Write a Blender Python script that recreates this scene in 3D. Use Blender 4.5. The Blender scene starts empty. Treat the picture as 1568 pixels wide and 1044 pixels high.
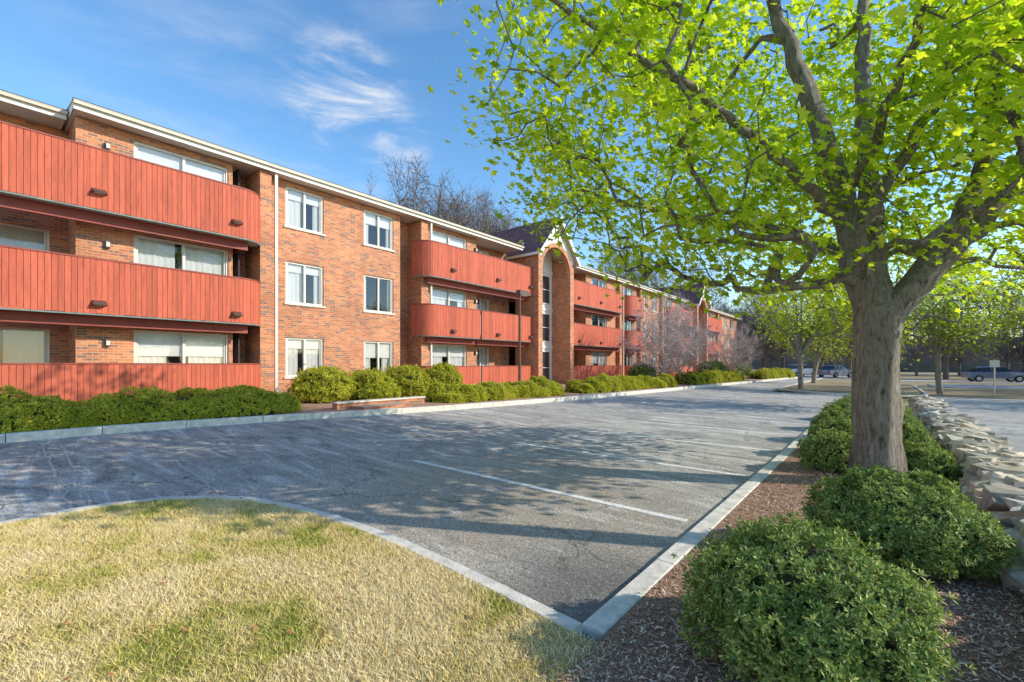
import bpy, math, random
import numpy as np
from mathutils import Vector, noise as mnoise
R = np.random.default_rng(7); random.seed(7)
scene = bpy.context.scene
FW = np.array([-.6355,.7721,0.]); RT = np.array([.7721,.6355,0.])

def g(x): return 0.03*min(max(-x-1,0),11.6)
def gv(x): return 0.03*np.clip(-x-1,0,11.6)

# ------------------------------------------------------------ materials
class M:
    def __init__(s,name):
        s.m=bpy.data.materials.new(name); s.m.use_nodes=True
        s.t=s.m.node_tree; s.n=s.t.nodes; s.l=s.t.links
        s.b=s.n['Principled BSDF']; s.out=s.n['Material Output']
    def N(s,typ,**k):
        n=s.n.new(typ)
        for a,v in k.items(): setattr(n,a,v)
        return n
    def L(s,a,b): s.l.new(a,b)
    def pos(s): return s.N('ShaderNodeNewGeometry').outputs['Position']
    def noise(s,scale,detail=4,rough=.6,vec=None,dist=0):
        n=s.N('ShaderNodeTexNoise'); n.inputs['Scale'].default_value=scale; n.inputs['Detail'].default_value=detail
        n.inputs['Roughness'].default_value=rough; n.inputs['Distortion'].default_value=dist
        s.L(vec if vec else s.pos(), n.inputs['Vector']); return n.outputs['Fac']
    def ramp(s,fac,stops):
        r=s.N('ShaderNodeValToRGB'); e=r.color_ramp.elements
        while len(e)<len(stops): e.new(.5)
        for i,(p,c) in enumerate(stops):
            e[i].position=p; e[i].color=(c[0],c[1],c[2],1) if hasattr(c,'__len__') else (c,c,c,1)
        s.L(fac,r.inputs['Fac']); return r.outputs['Color']
    def mix(s,f,a,b,mode='MIX'):
        x=s.N('ShaderNodeMixRGB',blend_type=mode)
        for sock,v in ((x.inputs[0],f),(x.inputs[1],a),(x.inputs[2],b)):
            if isinstance(v,(int,float)): sock.default_value=v
            elif isinstance(v,tuple): sock.default_value=(v[0],v[1],v[2],1)
            else: s.L(v,sock)
        return x.outputs[0]
    def math(s,op,a,b=0.,c=None):
        x=s.N('ShaderNodeMath',operation=op)
        for i,v in enumerate((a,b) if c is None else (a,b,c)):
            if isinstance(v,(int,float)): x.inputs[i].default_value=v
            else: s.L(v,x.inputs[i])
        return x.outputs[0]
    def bump(s,h,st=.3,d=.02):
        b=s.N('ShaderNodeBump'); b.inputs['Strength'].default_value=st; b.inputs['Distance'].default_value=d
        s.L(h,b.inputs['Height']); s.L(b.outputs[0],s.b.inputs['Normal']); return b
    def col(s,c):
        if isinstance(c,tuple): s.b.inputs['Base Color'].default_value=(c[0],c[1],c[2],1)
        else: s.L(c,s.b.inputs['Base Color'])
    def rough(s,r): 
        if isinstance(r,(int,float)): s.b.inputs['Roughness'].default_value=r
        else: s.L(r,s.b.inputs['Roughness'])
    def rnd(s): return s.N('ShaderNodeNewGeometry').outputs['Random Per Island']
    def stretch(s,v):
        mp=s.N('ShaderNodeMapping'); mp.inputs['Scale'].default_value=v; s.L(s.pos(),mp.inputs['Vector']); return mp.outputs[0]
    def near(s,c,r0,r1):
        d=s.N('ShaderNodeVectorMath',operation='DISTANCE'); s.L(s.pos(),d.inputs[0]); d.inputs[1].default_value=c
        mr=s.N('ShaderNodeMapRange',interpolation_type='SMOOTHSTEP'); mr.inputs[1].default_value=r0; mr.inputs[2].default_value=r1; mr.inputs[3].default_value=1; mr.inputs[4].default_value=0
        s.L(d.outputs['Value'],mr.inputs[0]); return mr.outputs[0]

def simple(name,c,r=.7,var=.15,sc=6,bump=0,metal=0):
    m=M(name); n=m.noise(sc,5)
    m.col(m.ramp(n,[(.3,tuple(x*(1-var) for x in c)),(.7,tuple(min(1,x*(1+var)) for x in c))])); m.rough(r)
    m.b.inputs['Metallic'].default_value=metal
    if bump: m.bump(m.noise(sc*8,4),bump,.01)
    return m.m

def mat_brick(name,dark=1.):
    m=M(name); p=m.pos(); s=m.N('ShaderNodeSeparateXYZ'); m.L(p,s.inputs[0])
    u=m.math('ADD',s.outputs[0],s.outputs[1]); c=m.N('ShaderNodeCombineXYZ'); m.L(u,c.inputs[0]); m.L(s.outputs[2],c.inputs[1])
    b=m.N('ShaderNodeTexBrick'); m.L(c.outputs[0],b.inputs['Vector'])
    b.inputs['Scale'].default_value=1; b.inputs['Brick Width'].default_value=.215; b.inputs['Row Height'].default_value=.075
    b.inputs['Mortar Size'].default_value=.009; b.inputs['Mortar Smooth'].default_value=.2; b.inputs['Bias'].default_value=-.1
    b.inputs['Color1'].default_value=(.68*dark,.255*dark,.10*dark,1); b.inputs['Color2'].default_value=(.44*dark,.13*dark,.05*dark,1)
    b.inputs['Mortar'].default_value=(.52*dark,.38*dark,.27*dark,1)
    fx=m.math('FLOOR',m.math('DIVIDE',u,.215)); fz=m.math('FLOOR',m.math('DIVIDE',s.outputs[2],.075))
    cc=m.N('ShaderNodeCombineXYZ'); m.L(fx,cc.inputs[0]); m.L(fz,cc.inputs[1])
    w=m.N('ShaderNodeTexWhiteNoise',noise_dimensions='2D'); m.L(cc.outputs[0],w.inputs['Vector'])
    k=m.math('GREATER_THAN',w.outputs['Value'],.85)
    k=m.math('MULTIPLY',k,m.math('SUBTRACT',1.,b.outputs['Fac']))
    k=m.math('MULTIPLY',k,.75)
    c1=m.mix(k,b.outputs['Color'],(.19*dark,.13*dark,.11*dark))
    c2=m.mix(1.,c1,m.ramp(m.noise(.9,4),[(.3,.80),(.7,1.15)]),'MULTIPLY')
    m.col(c2); m.rough(.85)
    m.bump(m.math('SUBTRACT',1.,b.outputs['Fac']),.5,.008); return m.m

def mat_leaf(name,cols,trans=.4,tsc=1.3,nsc=.8):
    m=M(name)
    c=m.ramp(m.math('ADD',m.math('MULTIPLY',m.rnd(),.6),m.math('MULTIPLY',m.noise(nsc,2),.4)),
             [(.15+.7*i/(len(cols)-1),q) for i,q in enumerate(cols)])
    m.col(c); m.rough(.5); m.b.inputs['Specular IOR Level'].default_value=.3
    if trans>0:
        t=m.N('ShaderNodeBsdfTranslucent'); m.L(m.mix(1.,c,(tsc,tsc*1.05,tsc*.5),'MULTIPLY'),t.inputs[0])
        x=m.N('ShaderNodeMixShader'); x.inputs[0].default_value=trans
        m.L(m.b.outputs[0],x.inputs[1]); m.L(t.outputs[0],x.inputs[2]); m.L(x.outputs[0],m.out.inputs[0])
    return m.m

def mat_bark(name,c0,c1,c2,lich=.55):
    m=M(name); v=m.stretch((9,9,1.6)); n=m.noise(2.6,7,.75,v,.7); n2=m.noise(5,5,.7)
    c=m.ramp(n,[(.38,c0),(.47,c1),(.62,c2)])
    c=m.mix(m.ramp(n2,[(.50,0.),(.60,lich)]),c,(.46,.44,.35))
    c=m.mix(m.ramp(m.noise(2.2,3),[(.55,0.),(.7,.5)]),c,tuple(x*.8 for x in c1))
    m.col(c); m.rough(.95); m.bump(n,1.,.14); return m.m

def mat_asphalt(name,a=.16,b=.30,sand=False):
    m=M(name); n1=m.noise(.35,5,.62,None,.8); n2=m.noise(1.7,6,.7,None,1.2); n3=m.noise(120,1,.8); n4=m.noise(34,2,.8)
    c=m.ramp(n1,[(.3,(a*1.,a*.92,a*.81)),(.5,((a+b)*.5,(a+b)*.465,(a+b)*.41)),(.72,(b*1.02,b*.95,b*.84))])
    c=m.mix(m.ramp(n2,[(.45,0.),(.72,.65)]),c,(b*1.3,b*1.2,b*1.04))
    st=m.noise(1.,6,.72,m.stretch((.45,2.2,1)),1.8)
    c=m.mix(m.ramp(st,[(.52,0.),(.61,.75)]),c,(b*1.7,b*1.6,b*1.42))
    c=m.mix(m.ramp(st,[(.36,.7),(.45,0.)]),c,(a*.5,a*.47,a*.42))
    sp=m.noise(4.5,7,.88,None,1.)
    c=m.mix(m.ramp(sp,[(.57,0.),(.62,.6)]),c,(b*1.8,b*1.7,b*1.5))
    c=m.mix(m.ramp(sp,[(.36,.5),(.42,0.)]),c,(a*.55,a*.52,a*.46))
    if sand:
        k=m.math('MULTIPLY',m.near((-3.4,4.2,0),1.,3.4),m.ramp(n2,[(.35,.25),(.6,.85)]))
        c=m.mix(k,c,(.42,.335,.235))
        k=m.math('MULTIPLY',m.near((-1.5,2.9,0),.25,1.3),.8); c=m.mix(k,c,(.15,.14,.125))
    c=m.mix(.8,c,m.ramp(n3,[(.3,.25),(.7,1.65)]),'MULTIPLY')
    c=m.mix(.7,c,m.ramp(n4,[(.3,.4),(.7,1.5)]),'MULTIPLY')
    vo=m.N('ShaderNodeTexVoronoi',feature='DISTANCE_TO_EDGE'); vo.inputs['Scale'].default_value=.42
    wn=m.N('ShaderNodeTexNoise'); wn.inputs['Scale'].default_value=2.2; wn.inputs['Detail'].default_value=4; m.L(m.pos(),wn.inputs['Vector'])
    va=m.N('ShaderNodeVectorMath',operation='MULTIPLY_ADD'); m.L(wn.outputs['Color'],va.inputs[0]); va.inputs[1].default_value=(.9,.9,.9); m.L(m.pos(),va.inputs[2])
    m.L(va.outputs[0],vo.inputs['Vector'])
    cr=m.ramp(vo.outputs['Distance'],[(.0,.85),(.010,0.)])
    cr=m.math('MULTIPLY',cr,m.ramp(n1,[(.44,0.),(.52,1.)]))
    c=m.mix(cr,c,(.08,.075,.07))
    m.col(c); m.rough(.88); m.bump(m.math('ADD',n3,m.math('MULTIPLY',n4,1.2)),.9,.01); return m.m

MT={}
MT['brick']=mat_brick('brick'); 
MT['leaf']=mat_leaf('maple_leaf',[(.16,.26,.012),(.36,.49,.02),(.56,.63,.035),(.68,.68,.09)],.52,1.4)
MT['leaf_far']=mat_leaf('maple_leaf_far',[(.16,.22,.015),(.36,.42,.03),(.54,.56,.07)],.45,1.2)
MT['bark']=mat_bark('maple_bark',(.10,.075,.055),(.34,.275,.215),(.52,.45,.36))
MT['bark2']=mat_bark('bare_bark',(.12,.085,.07),(.21,.16,.13),(.30,.24,.2),.2)
MT['bark3']=mat_bark('pale_bark',(.55,.42,.38),(.72,.60,.55),(.8,.68,.62),.1)
MT['shrub']=mat_leaf('shrub_leaf',[(.05,.10,.025),(.16,.25,.055),(.36,.43,.10),(.58,.58,.20)],.2,1.1,3.)
MT['hedge']=mat_leaf('hedge_leaf',[(.14,.16,.018),(.38,.40,.035),(.60,.58,.05),(.70,.63,.08)],.3,1.1,2.)
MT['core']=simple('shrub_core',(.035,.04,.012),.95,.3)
m=M('grass_blades')
pn=m.noise(.9,5,.68); 
mixv=m.math('ADD',m.math('MULTIPLY',m.rnd(),.45),m.math('MULTIPLY',m.ramp(pn,[(.37,0.),(.56,1.)]),.62))
c=m.ramp(mixv,[(.08,(.20,.26,.025)),(.26,(.46,.44,.06)),(.46,(.76,.59,.20)),(.9,(.88,.72,.40))])
m.col(c); m.rough(.7); MT['grassb']=m.m
m=M('lawn_soil'); pn=m.noise(.9,5,.68); n=m.noise(45,4,.8)
c=m.mix(m.ramp(pn,[(.37,0.),(.56,1.)]),(.28,.26,.05),(.56,.42,.19)); c=m.mix(.8,c,m.ramp(n,[(.3,.35),(.7,1.4)]),'MULTIPLY')
m.col(c); m.rough(1.); m.bump(n,.8,.03); MT['lawn']=m.m
m=M('bark_mulch_bed'); n=m.noise(55,5,.8); n2=m.noise(2,3)
c=m.ramp(n,[(.3,(.12,.06,.04)),(.5,(.42,.24,.15)),(.7,(.7,.47,.33))]); c=m.mix(.5,c,m.ramp(n2,[(.3,.7),(.7,1.3)]),'MULTIPLY')
m.col(c); m.rough(1.); m.bump(n,1.,.03); MT['mulch']=m.m
m=M('mulch_chips'); m.col(m.ramp(m.rnd(),[(0,(.20,.10,.06)),(.45,(.54,.31,.19)),(.8,(.72,.50,.35)),(1,(.82,.68,.52))])); m.rough(.9); MT['chips']=m.m
m=M('leaf_litter_ground'); n=m.noise(.25,5); n2=m.noise(6,4,.8)
c=m.ramp(n,[(.35,(.26,.18,.09)),(.55,(.38,.28,.15)),(.7,(.24,.25,.07))]); c=m.mix(.6,c,m.ramp(n2,[(.3,.5),(.7,1.4)]),'MULTIPLY')
m.col(c); m.rough(1.); m.bump(n2,.6,.05); MT['ground']=m.m
m=M('wooded_slope'); n=m.noise(.12,6,.75,m.stretch((1.4,1.4,.5))); m.col(m.ramp(n,[(.35,(.05,.04,.03)),(.5,(.10,.075,.055)),(.66,(.12,.11,.05))])); m.rough(1.); MT['slope']=m.m
MT['asphalt']=mat_asphalt('asphalt',.31,.43,True); MT['asphalt2']=mat_asphalt('road_asphalt',.34,.43)
MT['kerb']=simple('granite_kerb',(.68,.62,.53),.85,.25,9,.6)
m=M('worn_paint'); n=m.noise(22,6,.8); m.col(m.mix(m.ramp(n,[(.46,0.),(.62,1.)]),(.86,.82,.74),(.50,.46,.41))); m.rough(.8); MT['paint']=m.m
MT['crack']=simple('crack_filler',(.56,.50,.43),.95,.35,40,.8)
def mat_wood(name,c):
    m=M(name); v=m.stretch((7,7,.9)); n=m.noise(2.,5,.75,v,.4)
    a=m.ramp(m.rnd(),[(0,tuple(x*.84 for x in c)),(1,tuple(x*1.14 for x in c))])
    a=m.mix(.9,a,m.ramp(n,[(.28,.66),(.5,1.),(.75,1.28)]),'MULTIPLY')
    p=m.noise(14,5,.8,m.stretch((2,2,.5)))
    a=m.mix(m.ramp(p,[(.61,0.),(.72,.5)]),a,(.54,.31,.22))
    m.col(a); m.rough(.8); m.bump(n,.3,.006); return m.m
MT['red']=mat_wood('red_painted_boards',(.53,.115,.058)); MT['redd']=simple('red_beam',(.30,.06,.04),.6,.15,3)
MT['teal']=simple('flashing',(.16,.22,.20),.5,.2)
MT['soffit']=simple('soffit',(.68,.57,.46),.7,.06,2); MT['white']=simple('white_trim',(.80,.76,.68),.5,.05,4)
MT['gutter']=simple('fascia_gutter',(.62,.54,.40),.5,.07,3)
m=M('roof_shingles'); b=m.N('ShaderNodeTexBrick'); b.inputs['Scale'].default_value=1; b.inputs['Brick Width'].default_value=.3; b.inputs['Row Height'].default_value=.14
b.inputs['Mortar Size'].default_value=.01; b.inputs['Color1'].default_value=(.24,.10,.10,1); b.inputs['Color2'].default_value=(.15,.07,.075,1); b.inputs['Mortar'].default_value=(.02,.015,.015,1)
p=m.pos(); s=m.N('ShaderNodeSeparateXYZ'); m.L(p,s.inputs[0]); cc=m.N('ShaderNodeCombineXYZ'); m.L(s.outputs[0],cc.inputs[0]); m.L(s.outputs[2],cc.inputs[1]); m.L(cc.outputs[0],b.inputs['Vector'])
m.col(b.outputs['Color']); m.rough(.9); MT['roof']=m.m
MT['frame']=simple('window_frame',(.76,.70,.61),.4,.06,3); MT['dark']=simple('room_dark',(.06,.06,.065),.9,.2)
m=M('curtain'); m.col(m.ramp(m.noise(3,2),[(.3,(.92,.90,.86)),(.7,(.95,.94,.92))])); m.rough(.9); t=m.N('ShaderNodeBsdfTranslucent'); t.inputs[0].default_value=(.9,.9,.87,1)
x=m.N('ShaderNodeMixShader'); x.inputs[0].default_value=.25; m.L(m.b.outputs[0],x.inputs[1]); m.L(t.outputs[0],x.inputs[2]); m.L(x.outputs[0],m.out.inputs[0]); MT['curtain']=m.m
m=M('window_glass'); t=m.N('ShaderNodeBsdfTransparent'); t.inputs[0].default_value=(.97,.98,.98,1); gl=m.N('ShaderNodeBsdfGlossy'); gl.inputs['Roughness'].default_value=.03; gl.inputs[0].default_value=(.9,.95,1,1)
fr=m.N('ShaderNodeFresnel'); fr.inputs[0].default_value=1.5; x=m.N('ShaderNodeMixShader'); m.L(m.math('ADD',m.math('MULTIPLY',fr.outputs[0],1.),.04),x.inputs[0]); m.L(t.outputs[0],x.inputs[1]); m.L(gl.outputs[0],x.inputs[2]); m.L(x.outputs[0],m.out.inputs[0])
nb=m.N('ShaderNodeBump'); nb.inputs['Strength'].default_value=.08; nb.inputs['Distance'].default_value=.05; m.L(m.noise(1.2,2),nb.inputs['Height']); m.L(nb.outputs[0],gl.inputs['Normal']); MT['glass']=m.m
MT['bronze']=simple('bronze_metal',(.13,.075,.055),.45,.1,4,0,.3)
MT['shadow_polewood']=simple('shadow_pole_wood',(.22,.16,.11),.9,.2,9,.4)
MT['lens']=simple('lamp_lens',(.7,.68,.6),.3,.03)
m=M('field_stone'); n=m.noise(9,6,.75); c=m.mix(1.,m.ramp(m.rnd(),[(0,(.30,.27,.23)),(.4,(.52,.44,.34)),(.7,(.68,.54,.38)),(1,(.72,.66,.56))]),m.ramp(n,[(.3,.6),(.7,1.3)]),'MULTIPLY')
m.col(c); m.rough(.9); m.bump(n,.8,.03); MT['stone']=m.m
MT['dryleaf']=simple('dry_leaf',(.36,.14,.05),.8,.4,30)
MT['pipe']=simple('downspout',(.66,.6,.52),.5,.06)
MT['rubber']=simple('tyre',(.02,.02,.02),.8,.1); MT['cglass']=simple('car_glass',(.03,.04,.05),.08,.05)
MT['chrome']=simple('wheel_metal',(.5,.5,.52),.3,.05,5,0,.8); MT['clight']=simple('car_lamp',(.6,.1,.08),.3,.05)
MT['siding']=simple('house_siding',(.42,.36,.30),.8,.06,3)
MT['paver']=mat_brick('brick_paving',.85)

# ------------------------------------------------------------ mesh accumulation
class MB:
    def __init__(s,mats): s.v=[];s.f=[];s.t=[];s.m=[];s.sm=[];s.n=0;s.mats=mats
    def addn(s,V,F,mat=0,smooth=False):
        V=np.asarray(V,float).reshape(-1,3); F=np.asarray(F,int)
        s.v.append(V); s.f.append((F+s.n).ravel()); s.t.append(np.full(len(F),F.shape[1]))
        s.m.append(np.full(len(F),mat) if np.isscalar(mat) else mat); s.sm.append(np.full(len(F),smooth)); s.n+=len(V)
    def box(s,x0,x1,y0,y1,z0,z1,mat=0):
        if x0>x1:x0,x1=x1,x0
        if y0>y1:y0,y1=y1,y0
        V=[(x0,y0,z0),(x1,y0,z0),(x1,y1,z0),(x0,y1,z0),(x0,y0,z1),(x1,y0,z1),(x1,y1,z1),(x0,y1,z1)]
        s.addn(V,BF,s.mi(mat))
    def mi(s,mat): return s.mats.index(mat) if isinstance(mat,str) else mat
    def poly(s,P,mat=0): s.addn(P,[list(range(len(P)))],s.mi(mat))
    def prism(s,P,d,mat=0):
        P=np.array(P,float); n=len(P); Q=P+np.array(d); s.addn(np.vstack([P,Q]),[[i,(i+1)%n,n+(i+1)%n,n+i] for i in range(n)],s.mi(mat))
        s.poly(P[::-1],mat); s.poly(Q,mat)
    def obj(s,name,parent=None,loc=None):
        me=bpy.data.meshes.new(name)
        V=np.vstack(s.v); L=np.concatenate(s.f); T=np.concatenate(s.t); MI=np.concatenate(s.m); SM=np.concatenate(s.sm)
        me.vertices.add(len(V)); me.vertices.foreach_set('co',V.ravel())
        me.loops.add(len(L)); me.loops.foreach_set('vertex_index',L)
        me.polygons.add(len(T)); st=np.concatenate([[0],np.cumsum(T)[:-1]]); me.polygons.foreach_set('loop_start',st); me.polygons.foreach_set('loop_total',T)
        for k in s.mats: me.materials.append(MT[k])
        me.polygons.foreach_set('material_index',MI.astype(int)); me.polygons.foreach_set('use_smooth',SM)
        me.update(calc_edges=True)
        o=bpy.data.objects.new(name,me); scene.collection.objects.link(o)
        if parent: o.parent=parent
        if loc is not None: o.location=loc
        return o
BF=[[0,3,2,1],[4,5,6,7],[0,1,5,4],[1,2,6,5],[2,3,7,6],[3,0,4,7]]
def empty(name,loc=(0,0,0)):
    o=bpy.data.objects.new(name,None); scene.collection.objects.link(o); o.location=loc; return o

def basis(nrm,rng=R):
    nrm=nrm/np.linalg.norm(nrm,axis=1,keepdims=True)
    a=rng.normal(size=nrm.shape); t=a-(a*nrm).sum(1,keepdims=True)*nrm; t/=np.linalg.norm(t,axis=1,keepdims=True)
    b=np.cross(nrm,t); return np.stack([t,b,nrm],1)
def scatter(mb,tv,tf,P,B,S,mat=0,smooth=False):
    N=len(P); tv=np.asarray(tv,float); tf=np.asarray(tf,int)
    S=np.asarray(S).reshape(N,1,1)
    V=np.einsum('kj,njc->nkc',tv,B)*S+P[:,None,:]
    F=(tf[None]+(np.arange(N)*len(tv))[:,None,None]).reshape(-1,tf.shape[1])
    mb.addn(V.reshape(-1,3),F,mat,smooth)

ang=[0,28,52,80,112,150]; rad=[1.,.52,.92,.5,.68,.32]
pts=[(rad[i]*math.cos(math.radians(a)),rad[i]*math.sin(math.radians(a))) for i,a in enumerate(ang)]
out=pts+[(-.12,0)]+[(x,-y) for x,y in pts[:0:-1]]
LEAF_V=[(0,0,.0)]+[(x,y,-.22*(x*x+y*y)) for x,y in out]
LEAF_F=[[0,1+i,1+(i+1)%len(out)] for i in range(len(out))]
LEAF2_V=[(1,0,-.2),(0,.75,-.1),(-.35,.3,0),(-.35,-.3,0),(0,-.75,-.1)]; LEAF2_F=[[0,1,2,3,4]]
def spray():
    rr=random.Random(4); V=[];F=[]
    def tw(a,b,w):
        a=np.array(a);b=np.array(b); d=b-a; s=np.cross(d,[rr.uniform(-1,1),rr.uniform(-1,1),.3]); s=s/np.linalg.norm(s)*w
        k=len(V); V.extend([a-s,a+s,b]); F.append([k,k+1,k+2])
    tw((0,0,0),(.1,.05,1.),.014)
    for i in range(8):
        h=.15+.09*i; an=i*2.3; e=(.1*h+math.cos(an)*.34,.05*h+math.sin(an)*.34,h+.38); tw((.1*h,.05*h,h),e,.011)
        m_=(np.array((.1*h,.05*h,h))+np.array(e))/2; tw(m_,m_+np.array([math.cos(an+1)*.16,math.sin(an+1)*.16,.2]),.008)
    return np.array(V),F
SPR=spray()
def tuft(n=8,w=.32,seed=1):
    rr=random.Random(seed); V=[];F=[]
    for i in range(n):
        a=2*math.pi*i/n*1.62*3+rr.uniform(-.3,.3); e=math.radians(rr.uniform(5,70)); l=rr.uniform(.7,1.1)
        d=np.array([math.cos(a)*math.cos(e),math.sin(a)*math.cos(e),math.sin(e)]); s=np.array([-math.sin(a),math.cos(a),0])*w*l*.5
        k=len(V); V+=[d*.02,d*l*.55+s,d*l-np.array([0,0,.08]),d*l*.55-s]; F.append([k,k+1,k+2,k+3])
    return np.array(V),F
TU=tuft()

# ------------------------------------------------------------ trees
def subdiv(P,st):
    P=[np.array(p,float) for p in P]; o=[P[0]]
    for a,b in zip(P[:-1],P[1:]):
        k=max(1,int(np.linalg.norm(b-a)/st))
        for i in range(1,k+1): o.append(a+(b-a)*i/k)
    o=np.array(o)
    for _ in range(2):
        o[1:-1]=.25*o[:-2]+.5*o[1:-1]+.25*o[2:]
    return o
def make_tree(mb,guides,targets,rtip,expo,rng,minz,step=.35,grads=None,bark=0,leafmat=1,lpt=0,lsize=.07,lspread=.3,flare=.3,wob=.05,bow=.12,lv=(LEAF_V,LEAF_F),sprays=0):
    pos=[];par=[];tip=[];grad=[]
    for gi,G in enumerate(guides):
        S=subdiv(G,.22 if step<.6 else .6)
        if gi==0: pi=-1
        else: pi=int(np.argmin(((np.array(pos)-S[0])**2).sum(1))); S=S[1:]
        for j,p in enumerate(S):
            if gi>0: p=p+rng.normal(size=3)*wob*.4
            pos.append(p);par.append(pi);tip.append(0);grad.append(0 if grads is None else grads[gi][0]+(grads[gi][1]-grads[gi][0])*j/len(S)); pi=len(pos)-1
        tip[-1]=1
    cap=len(pos)+len(targets)*30; A=np.zeros((cap,3)); A[:len(pos)]=pos; n=len(pos)
    c=np.array(guides[0][-1]); order=np.argsort(((targets-c)**2).sum(1)); LP=[]; LD=[]
    for t in targets[order]:
        d=np.sqrt(((A[:n]-t)**2).sum(1)); d=np.where(A[:n,2]<minz,d+50,d)
        d=d+.6*np.maximum(0,A[:n,2]-t[2])
        i=int(np.argmin(d)); a=A[i].copy(); L=np.linalg.norm(t-a)
        k=max(2,int(L/step)); mid=(a+t)/2+np.array([0,0,bow*L])+rng.normal(size=3)*.07*L; pi=i
        for j in range(1,k+1):
            s=j/k; p=(1-s)**2*a+2*s*(1-s)*mid+s*s*t+(rng.normal(size=3)*wob if j<k else 0)
            A[n]=p; par.append(pi);tip.append(0);grad.append(0); pi=n;n+=1
            if j>=k-2: LP.append(p); LD.append((t-a)/(L+1e-6))
        tip[-1]=1
    A=A[:n]; cnt=np.array(tip,float); par=np.array(par)
    ch=[[] for _ in range(n)]
    for i in range(n-1,0,-1):
        cnt[par[i]]+=cnt[i]; ch[par[i]].append(i)
    cnt=np.maximum(cnt,1); r=np.maximum(rtip*cnt**expo,np.array(grad))
    if grads is not None: 
        r[:len(guides[0])*2]=np.minimum(r[:len(guides[0])*2],grads[0][0])
    z0=A[0,2]; r=r*(1+flare*np.exp(-(A[:,2]-z0)/.28)*(np.arange(n)<12))
    starts=[(0,None)]
    while starts:
        i,p=starts.pop(); chain=([] if p is None else [p])+[i]; 
        while ch[chain[-1]]:
            cs=sorted(ch[chain[-1]],key=lambda q:-cnt[q]); 
            for q in cs[1:]: starts.append((q,chain[-1]))
            chain.append(cs[0])
        P=A[chain]; rr=r[chain].copy()
        if p is not None: rr[0]=min(rr[0],rr[1]*1.25)
        m=16 if rr.max()>.12 else (6 if rr.max()>.03 else 3)
        T=np.gradient(P,axis=0); T/=np.linalg.norm(T,axis=1,keepdims=True)+1e-9
        up=np.array([.3,.9,.2]) if abs(T[0,2])>.5 else np.array([0,0,1.])
        V=[]
        for q in range(len(P)):
            s=np.cross(T[q],up); s/=np.linalg.norm(s)+1e-9; u=np.cross(s,T[q]); up=u
            a=np.arange(m)*2*math.pi/m
            rad=rr[q]*(1+(.10*np.sin(3*a+q*.3)+.07*np.sin(5*a+1+q*.15)+.05*rng.normal(size=m) if m==16 else 0))
            V.append(P[q]+np.outer(np.cos(a)*rad,s)+np.outer(np.sin(a)*rad,u))
        F=[[q*m+k,q*m+(k+1)%m,(q+1)*m+(k+1)%m,(q+1)*m+k] for q in range(len(P)-1) for k in range(m)]
        mb.addn(np.vstack(V),F,bark,True)
    LP=np.array(LP)
    if lpt>0:
        N=len(LP)*lpt
        P=np.repeat(LP,lpt,0)+rng.normal(size=(N,3))*lspread*np.array([1,1,.7])
        nr=rng.normal(size=(N,3))*.55+np.array([.5,.1,1.])
        scatter(mb,lv[0],lv[1],P,basis(nr,rng),rng.uniform(.65,1.2,N)*lsize,leafmat)
    if sprays:
        nr=np.array(LD)+rng.normal(size=(len(LP),3))*.35+np.array([0,0,.35])
        scatter(mb,SPR[0],SPR[1],LP,basis(nr,rng),rng.uniform(.7,1.3,len(LP))*sprays,bark)

def ell_targets(n,c,rad,rng,zmin=-1,zmax=1,rho0=.35,clump=.0,cs=.5,off=0):
    out=[]
    while len(out)<n:
        d=rng.normal(size=3); d/=np.linalg.norm(d); rho=rho0+(1-rho0)*rng.random()**.6
        q=d*rho
        if q[2]<zmin or q[2]>zmax: continue
        p=c+q*rad
        if clump and mnoise.noise(Vector(p*cs)+Vector((off,0,0)))<clump*rng.random()-.25: continue
        out.append(p)
    return np.array(out)

T0=np.array([-.07,8.1,0.05])
def W(a,b,z): return T0+a*RT+b*FW+np.array([0,0,z])
GS=[[(0,0,-.1),(0,0,.6),(.02,0,1.3),(.02,0,2.0),(.03,0,2.35)],
 [(.03,0,2.25),(-.14,.08,2.8),(-.3,.15,3.6),(-.42,.2,4.4),(-.7,.3,5.5),(-1.1,.5,7),(-1.3,.8,8.6)],
 [(.03,0,2.35),(.08,.15,3.0),(.2,.3,3.7),(.35,.6,4.6),(.5,.9,6),(.6,1,8.6)],
 [(.03,0,2.1),(.30,0,2.58),(.72,-.1,3.05),(1.2,-.2,3.5),(1.8,-.3,4.3),(2.6,-.4,5.4),(3.2,-.5,6.5)],
 [(.75,-.1,3.08),(1.0,-.3,3.8),(1.02,-.6,4.7),(.8,-.9,6.2)],
 [(-.3,.15,3.65),(-.9,-.1,3.98),(-1.7,-.4,4.4),(-2.6,-.7,4.9),(-3.8,-.9,5.5),(-5,-1.1,6.1)],
 [(-.14,.1,2.95),(-.6,.4,3.5),(-1.4,.8,3.9),(-2.4,1.4,4.2),(-3.8,1.8,4.8)],
 [(-.35,.15,4.0),(-.5,-.7,4.6),(-.8,-1.6,5.3),(-1.2,-2.4,6)],
 [(.2,.3,3.6),(.5,1.4,4.4),(.8,2.8,5.2),(1,4,6)],
 [(1.5,-.25,3.95),(2.0,.3,4.2),(2.7,.9,4.6),(3.3,1.4,5.1)],
 [(.05,.1,2.8),(-.02,.8,3.5),(-.6,2.2,4.2),(-1.2,3.6,4.8)],
 [(-.28,.15,3.3),(-.2,-.3,3.9),(.1,-.8,4.8),(.2,-1.2,6.2)]]
GR=[(.265,.25),(.17,.06),(.16,.06),(.18,.06),(.10,.04),(.08,.025),(.07,.02),(.07,.025),(.09,.03),(.08,.03),(.08,.03),(.09,.03)]
guides=[[W(*p) for p in G] for G in GS]
rng=np.random.default_rng(11)
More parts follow.
